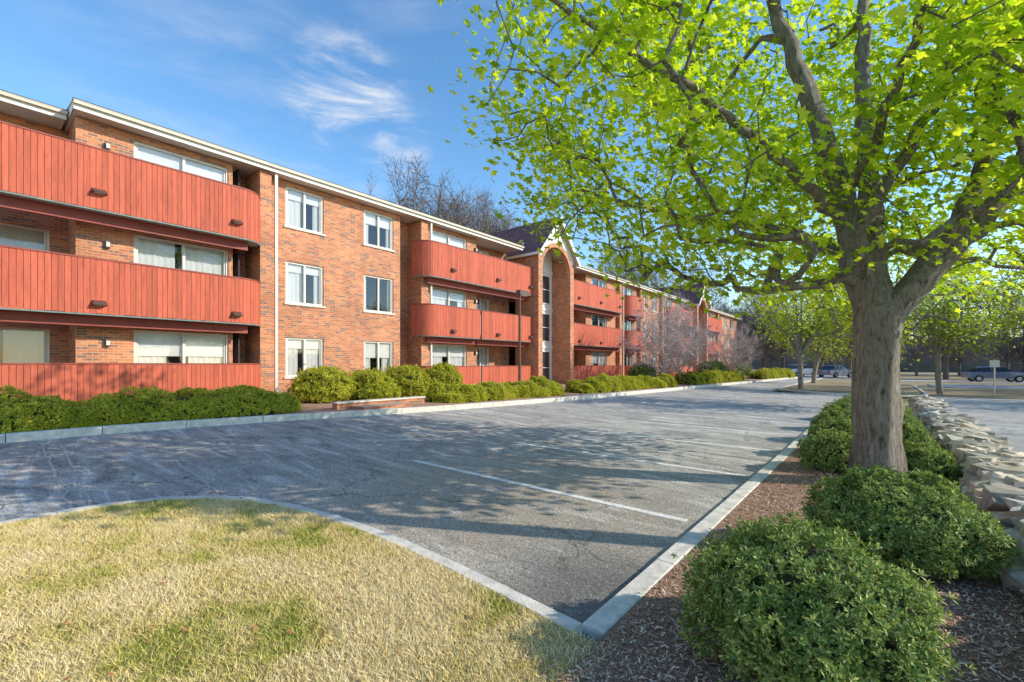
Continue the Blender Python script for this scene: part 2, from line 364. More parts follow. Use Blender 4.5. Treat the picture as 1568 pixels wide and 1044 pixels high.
tg=ell_targets(1330,np.zeros(3),np.array([6.1,5.2,4.0]),rng,-1,.62,.3,.4,.45)
tg[:,0]=np.where(tg[:,0]>0,tg[:,0]*.66,tg[:,0]); tg[:,1]=np.where(tg[:,1]<0,tg[:,1]*.68,tg[:,1])
tg[:,2]+=6.25
hi=(tg[:,2]>2.3+.81*(6.3+tg[:,1])); keep=~(hi&(rng.random(len(tg))<.86))
keep&=~((np.hypot(tg[:,0],tg[:,1])<1.5)&(tg[:,2]<4.0)); keep&=~((tg[:,0]>.5)&(tg[:,2]<3.0+.25*(tg[:,1]<0)))
tg=tg[keep]
ex=np.stack([rng.uniform(.8,4.,60),rng.uniform(.4,3.6,60),rng.uniform(3.0,4.3,60)],1); tg=np.vstack([tg,ex])
tgw=np.array([W(*p) for p in tg])
mb=MB(['bark','leaf'])
make_tree(mb,guides,tgw,.0065,.45,rng,2.6,.33,GR,0,1,14,.086,.27)
mb.obj('maple_tree')

def gen_tree(mats,H,sp,nt,seed,lpt=0,lsize=.12,lspread=.5,r0=.2,rtip=.012,low=.3,expo=.47,bow=.05,cl=.3,sprays=0,wob=.05):
    rng=np.random.default_rng(seed); mb=MB(mats); fk=H*low
    G=[[(0,0,-.3),(rng.normal()*.1,rng.normal()*.1,fk*.5),(rng.normal()*.15,rng.normal()*.15,fk)]]; GRd=[(r0,r0*.85)]
    top=G[0][-1]
    for i in range(7):
        a=i*2.4+rng.random(); k=.25 if i<2 else .8
        G.append([top,(top[0]+math.cos(a)*sp*.25*k,top[1]+math.sin(a)*sp*.25*k,fk+H*.18),(top[0]+math.cos(a)*sp*.6*k,top[1]+math.sin(a)*sp*.6*k,fk+(H-fk)*(.75 if i<2 else .45))]); GRd.append((r0*.6,r0*.15))
    t=ell_targets(nt,np.array([0,0,H*(low+1)*.5]),np.array([sp,sp,H*(1-low)*.55]),rng,-1,1,.25,cl,.3,seed)
    make_tree(mb,[np.array(q,float) for q in G],t,rtip,expo,rng,fk*.9,.8,GRd,0,1 if lpt else 0,lpt,lsize,lspread,.2,wob,bow,(LEAF2_V,LEAF2_F),sprays)
    return mb
lm=[gen_tree(['bark','leaf_far'],9.,4.2,250,s,10,.125,.42,.17,.014,.27,cl=.6).obj('maple_tree') for s in (21,22)]
def place(objs,name,locs,parent=None):
    for i,(x,y,s,rz) in enumerate(locs):
        src=objs[i%len(objs)]
        if i<len(objs): o=src
        else: o=bpy.data.objects.new(name,src.data); scene.collection.objects.link(o)
        o.location=(x,y,g(x)); o.scale=(s,s,s*(1+.1*math.sin(i*3))); o.rotation_euler=(0,0,rz)
        if parent: o.parent=parent
place(lm,'maple_tree',[(.3,22,.72,0),(-4.0,33.5,.85,1),(7.5,38,.95,2),(14,33,.95,3),(-4.4,44,.95,4),(2.6,36,.8,5)])
bare=[gen_tree(['bark2'],15,5.4,330,s,0,r0=.26,rtip=.018,low=.2,expo=.46,bow=-.03,cl=.1,sprays=1.7,wob=.03).obj('bare_tree') for s in (31,32,33)]
place(bare,'bare_tree',[(-34,27,1.2,0),(-33,33,1.15,1),(-35,40,1.2,2),(-31,66,1.25,3),(-31,75,1.2,4),(-27,86,1.2,5),(-31,22,.95,.7),(-30,29.5,1.0,2),(-36,35,1.25,.3)])
far=empty('distant_trees'); rr=random.Random(5)
bl=[]
for i in range(48):
    x=-26+i*2.2+rr.uniform(-2,2); y=rr.uniform(70,110) - max(0,(x-10))*.4
    bl.append((x,y,rr.uniform(.55,.9),rr.uniform(0,6)))
for i in range(9): bl.append((rr.uniform(8,36),rr.uniform(42,60),rr.uniform(.45,.7),rr.uniform(0,6)))
for i,(x,y,s,rz) in enumerate(bl):
    o=bpy.data.objects.new('bare_crown',bare[i%3].data); scene.collection.objects.link(o); o.parent=far
    o.location=(x,y,g(x)); o.scale=(s,s,s); o.rotation_euler=(0,0,rz)
for (x,y,s) in ((27,48,.9),):
    o=bpy.data.objects.new('leafy_crown',lm[int(x)%2].data); scene.collection.objects.link(o); o.parent=far
    o.location=(x,y,.0); o.scale=(s,s,s); o.rotation_euler=(0,0,rr.uniform(0,6))
orn=gen_tree(['bark3'],4.8,2.2,240,44,0,r0=.07,rtip=.012,low=.15,expo=.40,bow=0,sprays=.75).obj('ornamental_tree')
place([orn],'ornamental_tree',[(-11.0,28.6,1.12,0),(-11.2,33,1.0,2),(-10.6,45,1.,1)])

# ------------------------------------------------------------ shrubs
def nz(P,s,off=0):
    return np.array([mnoise.noise(Vector((p[0]*s+off,p[1]*s,p[2]*s))) for p in P])
def shrub(x,y,rx,ry,h,n,ls,mat='shrub',name='round_shrub',z=None):
    z=g(x)+.06 if z is None else z
    rng=np.random.default_rng(int(abs(x*100)+abs(y*77)))
    mb=MB(['core',mat])
    nu,nv=20,12; V=[];F=[]
    for j in range(nv+1):
        e=-.5+ (math.pi/2+.5)*j/nv
        for i in range(nu):
            a=2*math.pi*i/nu; d=np.array([math.cos(a)*math.cos(e),math.sin(a)*math.cos(e),math.sin(e)]); V.append(d)
    V=np.array(V); k=.80*(1+.22*nz(V,2.4,x*3)); 
    cz=.38*h; rz=.62*h
    C=np.array([x,y,z+cz]); Rr=np.array([rx,ry,rz])
    F=[[j*nu+i,j*nu+(i+1)%nu,(j+1)*nu+(i+1)%nu,(j+1)*nu+i] for j in range(nv) for i in range(nu)]
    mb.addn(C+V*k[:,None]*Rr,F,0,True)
    d=rng.normal(size=(n*2,3)); d/=np.linalg.norm(d,axis=1,keepdims=True); d=d[d[:,2]>-.52][:n]
    k=1+.22*nz(d,2.4,x*3)+.18*nz(d,6,y); k*=1-.17*rng.random(len(d))**2; k*=1+.09*(rng.random(len(d))>.92)
    P=C+d*k[:,None]*Rr; nr=d/Rr; nr/=np.linalg.norm(nr,axis=1,keepdims=True); nr=nr+rng.normal(size=d.shape)*.35+np.array([0,0,.3])
    scatter(mb,TU[0],TU[1],P,basis(nr,rng),rng.uniform(.7,1.3,len(d))*ls,1)
    return mb.obj(name)
shrub(-.34,2.98,.58,.56,.68,6800,.035)
shrub(.08,5.05,.60,.58,.70,5500,.041)
for x,y,r,h in [(-.6,8.7,.42,.55),(.42,8.8,.36,.46),(-.62,10.2,.46,.62),(.25,10.6,.42,.62),(-.7,12.1,.5,.66),(.15,13.0,.48,.7),(-.75,14.3,.5,.68),(.1,15.6,.5,.7),(-.6,17,.6,.7)]:
    shrub(x,y,r,r,h,1700,.052)
def hedge(P0,P1,w,h,n,ls,name='hedge',seed=1,mat='hedge',z0=None):
    rng=np.random.default_rng(seed); P0=np.array(P0);P1=np.array(P1); L=np.linalg.norm(P1-P0); D=(P1-P0)/L; S=np.array([-D[1],D[0]])
    zb=(g((P0[0]+P1[0])/2)+.1) if z0 is None else z0
    def surf(t,th,extra):
        en=np.minimum(1,np.minimum(t,1-t)*L/(w*.5)); en=np.sqrt(np.clip(1-(1-en)**2,0.02,1))
        cw=np.sign(np.cos(th))*np.abs(np.cos(th))**.7*w/2*en; cz=np.clip(np.sin(th),-.3,1); cz=np.sign(cz)*np.abs(cz)**.9*h*(.35+.65*en)
        x=P0[0]+D[0]*t*L+S[0]*cw; y=P0[1]+D[1]*t*L+S[1]*cw
        return np.stack([x,y,zb+np.maximum(cz,0)],1),np.stack([S[0]*np.cos(th),S[1]*np.cos(th),np.sin(th)+.15],1)
    def lump(P): return .26*nz(P,1.0,seed*5)+.14*nz(P,3.0,seed)
    mb=MB(['core',mat]); nt=max(12,int(L*4)); na=12
    tt,aa=np.meshgrid(np.linspace(0,1,nt),np.linspace(0,math.pi,na),indexing='ij'); P,Nn=surf(tt.ravel(),aa.ravel(),0)
    P=P+Nn*(lump(P)-.10)[:,None]
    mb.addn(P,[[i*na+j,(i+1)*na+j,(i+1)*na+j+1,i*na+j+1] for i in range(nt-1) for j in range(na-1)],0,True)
    P,Nn=surf(rng.random(n),rng.uniform(0,math.pi,n),0)
    P=P+Nn*(lump(P)-.07*rng.random(n)**2)[:,None]
    scatter(mb,TU[0],TU[1],P,basis(Nn+rng.normal(size=Nn.shape)*.35+np.array([.3,0,.2]),rng),rng.uniform(.7,1.25,n)*ls,1)
    return mb.obj(name)
hedge((-13.4,-6),(-12.8,6.0),1.9,.56,17000,.070,seed=2)
hedge((-11.75,10.0),(-11.0,16.6),1.4,.56,8000,.085,seed=3)
hedge((-10.9,17.6),(-10.2,27.5),1.3,.56,8000,.10,seed=4)
hedge((-10.2,30),(-9.3,41),1.3,.7,4000,.13,seed=5)
hedge((-9,46),(-8,58),1.5,.8,3000,.15,seed=6)
for x,y,r,h in [(-14.4,7.6,.95,1.15),(-14.3,9.3,.85,1.05),(-14.3,10.9,.95,1.2),(-13.9,12.4,.8,1.25),(-13.0,8.9,.6,.6)]:
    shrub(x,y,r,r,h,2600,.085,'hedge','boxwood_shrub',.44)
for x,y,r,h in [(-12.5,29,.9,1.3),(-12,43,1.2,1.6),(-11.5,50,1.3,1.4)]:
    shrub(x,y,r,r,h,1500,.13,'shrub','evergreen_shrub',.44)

# ------------------------------------------------------------ terrain
def sheet(name,x0,x1,y0,y1,nx,ny,dz,mat,parent=None):
    mb=MB([mat]); xs=np.linspace(x0,x1,nx) if not hasattr(nx,'__len__') else np.array(nx); ys=np.linspace(y0,y1,ny)
    X,Y=np.meshgrid(xs,ys,indexing='ij'); Z=gv(X)+dz; V=np.stack([X,Y,Z],2).reshape(-1,3); n=len(ys)
    mb.addn(V,[[i*n+j,(i+1)*n+j,(i+1)*n+j+1,i*n+j+1] for i in range(len(xs)-1) for j in range(n-1)],0,True); return mb.obj(name,parent)
sheet('ground',-600,600,-400,900,[-600,-200,-60,-30,-18,-12.6,-6,-1,2,10,60,200,600],14,-.03,'ground')
sheet('parking_lot',-13.,-1.2,-18,78,[-13,-12.6,-7,-1,-.9],30,.0,'asphalt')
sheet('road',1.72,40,-6,32.5,2,3,.0,'asphalt2')
sheet('cross_road',-9.,60,60,66,[-9,-1,60],2,.003,'asphalt2')
sheet('paved_car_park',3,40,46,54,2,2,.0,'asphalt2')
KP=[(-11.9,-18),(-11.9,.4),(-11.8,3),(-11.2,6),(-10.5,8),(-10.3,10),(-9.6,15.6),(-9.05,25),(-8.35,39),(-7.5,55),(-7.3,59)]
def respath(P,st):
    o=subdiv([(x,y,0) for x,y in P],st); return o[:,:2]
KPr=respath(KP,1.15)
mb=MB(['mulch']); V=[];F=[]
for i,(x,y) in enumerate(KPr):
    xi=x-.13; V+=[(xi,y,g(xi)+.115),((xi*.6-17.9*.4),y,.47),(-18.2,y,.47)]
    if i: k=3*i; F+=[[k-3,k,k+1,k-2],[k-2,k+1,k+2,k-1]]
mb.addn(V,F,0,True); mb.obj('planting_bed')
def kerb(name,P,w,h,side,gap=.006,mat='kerb',dz=0.,jit=.004):
    mb=MB([mat]); rr=random.Random(3)
    P=np.array(P,float); D=np.gradient(P,axis=0); D/=np.linalg.norm(D,axis=1,keepdims=True); S=np.stack([-D[:,1],D[:,0]],1)*side
    Q=P+S*w
    for i in range(len(P)-1):
        a,b=P[i],P[i+1]; c,d=Q[i],Q[i+1]; t=gap/np.linalg.norm(b-a); a2=a+(b-a)*t;b2=b-(b-a)*t;c2=c+(d-c)*t;d2=d-(d-c)*t
        hh=h+rr.uniform(-jit,jit); e=.012
        def z(p,q): return (p[0],p[1],g(p[0])+q+dz)
        ins=lambda p,q: p+(q-p)*(e/w)
        V=[z(a2,-.1),z(b2,-.1),z(d2,-.1),z(c2,-.1),z(a2,hh-e),z(b2,hh-e),z(d2,hh-e),z(c2,hh-e),z(ins(a2,c2),hh),z(ins(b2,d2),hh),z(ins(d2,b2),hh),z(ins(c2,a2),hh)]
        F=[[0,1,5,4],[1,2,6,5],[2,3,7,6],[3,0,4,7],[4,5,9,8],[5,6,10,9],[6,7,11,10],[7,4,8,11],[8,9,10,11]]
        mb.addn(V,F,0)
    return mb.obj(name)
kerb('granite_kerb',KPr,.15,.15,1)
isl=[(-1.47,2.49),(-2.15,2.52),(-3.2,2.56),(-4.33,2.46),(-5.0,2.38),(-5.55,2.17),(-6.0,1.85),(-6.3,1.5),(-6.46,1.1),(-6.5,.6),(-6.45,.1),(-6.4,-1),(-6.4,-8)]
islr=respath(isl,.45)
kerb('concrete_kerb',islr,.13,.055,1,.0015,'kerb')
kerb('concrete_kerb',respath([(-1.47,2.47),(-1.47,17.),(-1.3,20),(-.9,22.5),(.2,24),(1.7,24.3)],1.2),.16,.06,-1,.004,'kerb')
I=np.array(islr); D=np.gradient(I,axis=0); D/=np.linalg.norm(D,axis=1,keepdims=True); In=I+np.stack([-D[:,1],D[:,0]],1)*.12
mb=MB(['lawn'])
cx,cy=-3.2,-1.5
V=[(cx,cy,g(cx)+.05)]+[(p[0],p[1],g(p[0])+.045) for p in In]+[(-6.3,-8,g(-6.3)+.045),(-1.29,-8,.055),(-1.29,2.36,.055)]
n=len(V)-1; F=[[0,1+i,1+(i+1)%n] for i in range(n)]
mb.addn(V,F,0); mb.obj('lawn')
sheet('mulch_bed',-1.31,1.0,-6,24,4,20,.05,'mulch')
sheet('verge',-5,1.7,30,59,[-5,-1,1.7],6,.08,'ground')
kerb('concrete_kerb',respath([(-5,59),(-5,31),(-4.4,30),(1.2,30),(1.75,31),(1.75,45)],1.5),.15,.12,-1,.004,'kerb',0)
mb=MB(['kerb']); mb.box(1.60,1.74,-6,30,-.1,.035,0); mb.obj('road_edging')

mb=MB(['paint'])
for (a,b) in [((-5.85,4.62),(-1.62,4.93)),((-5.70,6.98),(-1.60,7.48)),((-5.5,9.3),(-1.62,10.0)),((-5.5,11.8),(-1.62,12.5)),((-5.5,14.3),(-1.6,15)),((-5.4,16.8),(-1.6,17.5)),((-5.4,19.4),(-1.5,20))]:
    a=np.array(a);b=np.array(b);d=(b-a)/np.linalg.norm(b-a);s=np.array([-d[1],d[0]])*.052
    mb.addn([(p[0],p[1],g(p[0])+.004) for p in (a-s,b-s,b+s,a+s)],[[0,1,2,3]],0)
mb.obj('stall_markings')
mb=MB(['crack'])
for (a,b) in [((-11.6,1.1),(-6.6,.86)),((-11.6,.86),(-6.6,.72)),((-11.7,2.2),(-6.2,1.95)),((-11.7,2.05),(-6.1,2.2))]:
    N=60; pv=[]
    for i in range(N+1):
        t=i/N; x=a[0]+(b[0]-a[0])*t; y=a[1]+(b[1]-a[1])*t+.05*mnoise.noise(Vector((x*3,a[1]*7,0))); w=.012+.018*abs(mnoise.noise(Vector((x*5,a[1],3))))
        pv+=[(x,y-w,g(x)+.004),(x,y+w,g(x)+.004)]
    mb.addn(pv,[[2*i,2*i+2,2*i+3,2*i+1] for i in range(N)],0)
mb.obj('pavement_cracks')

def pip(P,poly):
    x,y=P[:,0],P[:,1]; ins=np.zeros(len(P),bool); n=len(poly)
    for i in range(n):
        x1,y1=poly[i];x2,y2=poly[(i+1)%n]
        c=((y1>y)!=(y2>y)); xx=(x2-x1)*(y-y1)/(y2-y1+1e-12)+x1; ins^=(c&(x<xx))
    return ins
poly=[tuple(p) for p in In]+[(-6.3,-8),(-1.2,-8),(-1.2,2.4)]
N=270000; P=np.stack([R.uniform(-6.6,-1.15,N),R.uniform(-1.6,2.6,N)],1)
dep=-.6355*P[:,0]+.7721*P[:,1]; P=P[(dep>2.05)&pip(P,poly)]
edge=(P[:,0]>-1.45)&(R.random(len(P))<.6); P=P[~edge]
N=len(P); Z=gv(P[:,0])+.045
hgt=R.uniform(.014,.042,N); an=R.uniform(0,2*math.pi,N); w=R.uniform(.0015,.0035,N)
lean=R.normal(size=(N,2))*.75*hgt[:,None]
base=np.stack([P[:,0],P[:,1],Z],1); s=np.stack([np.cos(an)*w,np.sin(an)*w,np.zeros(N)],1); tip=base+np.stack([lean[:,0],lean[:,1],hgt],1)
mb=MB(['grassb']); mb.addn(np.stack([base-s,base+s,tip],1).reshape(-1,3),np.arange(3*N).reshape(-1,3),0); mb.obj('grass')
N=60000; y=1.3+R.random(N)**1.5*9; x=R.uniform(-1.42,.95,N); keep=(x>-1.29)|(R.random(N)<.25)&(y<2.3); x,y=x[keep],y[keep]; N=len(x)
P=np.stack([x,y,.055+R.random(N)*.014],1)
cv=[(-1,-.22,0),(1,-.28,.03),(.9,.25,0),(-1.05,.2,.04)]
mb=MB(['chips']); scatter(mb,cv,[[0,1,2,3]],P,basis(R.normal(size=(N,3))*.35+np.array([0,0,1.]),R),R.uniform(.006,.02,N),0); mb.obj('wood_chips')
N=190; x=R.uniform(-6,-1.5,N); y=R.uniform(-.5,2.3,N); P=np.stack([x,y,gv(x)+.078],1)
mb=MB(['dryleaf']); scatter(mb,LEAF_V,LEAF_F,P,basis(R.normal(size=(N,3))*.4+np.array([0,0,1.]),R),R.uniform(.012,.025,N),0)
mb.obj('fallen_leaves')

# stone wall
import bmesh
tm=[]
for k in range(16):
    bm=bmesh.new(); rr=random.Random(k)
    for i in range(16):
        p=[rr.uniform(-1,1) for _ in range(3)]; mx=max(abs(q) for q in p[:2]); 
        p=[p[0]/mx*.95,p[1]/mx*.95,max(-1,min(1,p[2]*1.4))] if i<12 else [p[0]*.8,p[1]*.8,rr.choice([-1,1])]
        bm.verts.new(p)
    bmesh.ops.convex_hull(bm,input=bm.verts[:]); bmesh.ops.delete(bm,geom=[v for v in bm.verts if not v.link_faces],context='VERTS')
    bm.verts.index_update(); tm.append((np.array([v.co[:] for v in bm.verts]),[[v.index for v in f.verts] for f in bm.faces])); bm.free()
mb=MB(['stone']); rr=random.Random(2)
y=3.4
while y<24:
    for lay in range(4):
        for c in range(4):
            V,F=tm[rr.randrange(16)]; a=rr.uniform(-.5,.5)+(math.pi/2 if rr.random()<.4 else 0)
            sx,sy,sz=rr.uniform(.11,.25),rr.uniform(.10,.18),rr.uniform(.05,.09)
            v=V*np.array([sx,sy,sz]); ti=rr.uniform(-.25,.25); tj=rr.uniform(-.25,.25)
            v=np.stack([v[:,0],v[:,1],v[:,2]+ti*v[:,0]+tj*v[:,1]],1)
            v=np.stack([v[:,0]*math.cos(a)-v[:,1]*math.sin(a),v[:,0]*math.sin(a)+v[:,1]*math.cos(a),v[:,2]],1)
            ins=lay*.03
            v+=np.array([.84+ins+(c+.5)*(.76-2*ins)/4+rr.uniform(-.05,.05),y+rr.uniform(-.12,.12),.07+lay*.10+rr.uniform(-.02,.02)])
            mb.addn(v,F,0)
    y+=.24
mb.obj('fieldstone_wall')

# ------------------------------------------------------------ building
B=empty('brick_apartment_building')
keys=['brick','white','soffit','gutter','roof','frame','glass','curtain','dark','pipe','kerb']
wb=MB(keys)
FL=[(1.25,2.68),(3.92,5.42),(6.67,8.10)]
ZB,ZT=.15,8.28
def wall(xf,y0,y1,ops,t=.25,z0=ZB,z1=ZT):
    ys=sorted({y0,y1}|{o[0] for o in ops}|{o[1] for o in ops}); zs=sorted({z0,z1}|{o[2] for o in ops}|{o[3] for o in ops})
    for a,b in zip(ys[:-1],ys[1:]):
        run=None
        for c,d in zip(zs[:-1],zs[1:]):
            hole=any(o[0]<=a and b<=o[1] and o[2]<=c and d<=o[3] for o in ops)
            if hole:
                if run: wb.box(xf-t,xf,a,b,run[0],run[1],'brick'); run=None
            else: run=(run[0],d) if run else (c,d)
        if run: wb.box(xf-t,xf,a,b,run[0],run[1],'brick')
def window(xf,y0,y1,z0,z1,cur=.5,seed=0,sill=True,mull=1):
    fx0,fx1=xf-.13,xf-.05; w=.06
    wb.box(fx0,fx1,y0,y1,z1-w,z1,'frame'); wb.box(fx0,fx1,y0,y1,z0,z0+w,'frame')
    wb.box(fx0,fx1,y0,y0+w,z0+w,z1-w,'frame'); wb.box(fx0,fx1,y1-w,y1,z0+w,z1-w,'frame')
    for k in range(mull):
        ym=y0+(y1-y0)*(k+1)/(mull+1); wb.box(fx0+.005,fx1+.012,ym-.035,ym+.035,z0+w,z1-w,'frame')
    for k in range(mull+1):
        a=y0+w+(y1-y0-2*w)*k/(mull+1)+.01; b=y0+w+(y1-y0-2*w)*(k+1)/(mull+1)-.01; off=.02*(k%2)
        for q in ((a,a+.035,z0+w,z1-w),(b-.035,b,z0+w,z1-w)): wb.box(fx0+.02-off,fx1-.02-off,q[0],q[1],q[2],q[3],'frame')
        wb.poly([(fx0+.035-off,a+.03,z0+w),(fx0+.035-off,b-.03,z0+w),(fx0+.035-off,b-.03,z1-w),(fx0+.035-off,a+.03,z1-w)],'glass')
    rr=random.Random(seed)
    def curt(a,b,x):
        n=max(6,int((b-a)/.045)); V=[];ph=rr.random()*6
        for i in range(n+1):
            yy=a+(b-a)*i/n; dx=.025*math.sin(i*1.9+ph)+.014*math.sin(i*.7)
            V+=[(x+dx,yy,z0),(x+dx*.6,yy,z1)]
        wb.addn(V,[[2*i,2*i+2,2*i+3,2*i+1] for i in range(n)],wb.mi('curtain'),True)
    L=y1-y0
    if cur>0:
        c=cur*L/2*rr.uniform(.6,1.1); curt(y0,min(y0+c,y0+L*.5),xf-.19); c=cur*L/2*rr.uniform(.4,1.2); curt(max(y1-c,y0+L*.52),y1,xf-.195)
    if rr.random()<.3: wb.box(xf-.145,xf-.142,y0+.03,y1-.03,z1-rr.uniform(.2,.5)*(z1-z0),z1-.02,'curtain')
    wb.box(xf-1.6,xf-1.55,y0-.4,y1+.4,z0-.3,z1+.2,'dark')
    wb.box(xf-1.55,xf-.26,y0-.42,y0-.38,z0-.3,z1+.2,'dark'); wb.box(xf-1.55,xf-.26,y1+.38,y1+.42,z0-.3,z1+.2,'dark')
    if sill: wb.box(xf-.02,xf+.05,y0-.06,y1+.06,z0-.07,z0-.003,'kerb')
def win_section(xf,y0,y1,wins,t=.25,door=False,seed=0):
    ops=[]
    for (a,b) in wins:
        for fi,(z0,z1) in enumerate(FL):
            zz=z0-.72 if door else z0; ops.append((a,b,zz,z1)); window(xf,a,b,zz,z1,[1.0,.65,1.1,.5][(seed+fi)%4],seed*7+fi,not door); seed+=1
    wall(xf,y0,y1,ops,t)
def pier(y0,y1,xf=-16.2,xb=-17.6): wb.box(xb,xf,y0,y1,ZB,8.262,'brick')
win_section(-17.8,-9,1.87,[(-5.,-2.6),(-1.0,1.5)],.25,True,3)
wb.box(-17.8,-16.5,1.87,2.12,ZB,ZT-.004,'brick')
win_section(-16.5,2.12,5.6,[(3.07,5.48)],.25,True,4)
wb.box(-17.5,-16.755,5.4,5.6,ZB,ZT,'brick')
wall(-17.5,5.6,6.33,[]); pier(6.33,6.70)
win_section(-16.5,6.70,12.25,[(7.3,8.72),(10.45,11.9)],.25,False,2)
wb.box(-17.2,-16.755,12.05,12.25,ZB,ZT,'brick'); wall(-17.2,12.25,13.2,[]); pier(13.2,13.6)
win_section(-16.5,13.6,17.1,[(14.0,16.4)],.25,True,2)
wb.box(-17.4,-16.755,16.9,17.1,ZB,ZT,'brick')
win_section(-17.4,17.1,20.85,[(17.7,19.1)],.25,True,6)
win_section(-17.4,24.65,28.4,[(26.2,27.8)],.25,True,4); wb.box(-17.4,-16.5,28.4,28.6,ZB,ZT-.002,'brick')
win_section(-16.5,28.6,33.2,[(29.2,31.6)],.25,True,9); pier(33.2,33.6)
win_section(-16.5,33.6,37.2,[(34.2,36.4)],.25,True,7); pier(37.2,37.6)
win_section(-16.5,37.6,42.2,[(38.2,39.4),(40.4,41.6)],.25,False,8); pier(42.2,42.6)
win_section(-16.5,42.6,49.4,[(43.2,45.6),(46.8,48)],.25,True,1)
win_section(-16.5,53.2,61,[(54,56.4),(58,60)],.25,True,5); pier(61,61.4)
win_section(-16.5,61.4,72,[(62,63.4),(65,66.4),(68,70)],.25,False,3)
wb.box(-30,-29.75,-9,72,ZB,8.25,'brick'); wb.box(-29.75,-16.76,72.0,72.25,ZB,8.25,'brick'); wb.box(-29.75,-18.06,-9.25,-9.0,ZB,8.25,'brick')
def roof(y0,y1,xe,zoff=0.):
    wb.box(-18.3,xe+.0,y0,y1,8.285+zoff,8.32+zoff,'soffit')
    wb.box(xe,xe+.025,y0-.02,y1+.02,8.265+zoff,8.46+zoff,'white')
    wb.box(xe+.027,xe+.11,y0-.03,y1+.03,8.39+zoff,8.485+zoff,'gutter')
    V=[(xe+.12,y0-.05,8.50+zoff),(xe+.12,y1+.05,8.50+zoff),(-23,y1+.05,9.15+zoff),(-23,y0-.05,9.15+zoff),(-30.3,y1+.05,8.5+zoff),(-30.3,y0-.05,8.5+zoff)]
    wb.addn(V,[[0,1,2,3],[3,2,4,5]],wb.mi('roof'))
    V2=[(a,b,c-.035) for a,b,c in V]; wb.addn(V2,[[3,2,1,0]],wb.mi('white'))
    for a,b in ((0,3),(1,2)):
        wb.addn([V2[a],V2[b],V[b],V[a]],[[0,1,2,3]],wb.mi('white'))
    for yy in (y0-.02,y1+.02):
        wb.addn([(xe,yy,8.30+zoff),(xe,yy,8.47+zoff),(-23,yy,9.1+zoff),(-23,yy,8.30+zoff)],[[0,1,2,3]],wb.mi('white'))
roof(-9.4,1.72,-16.95,.0); roof(1.80,20.45,-16.05,.012); roof(24.95,49.0,-16.05,0.01); roof(53.6,72.4,-16.05,0.0)
for y in (6.78,13.68,33.7,42.7): wb.box(-16.19,-16.11,y,y+.09,.4,8.3,'pipe')
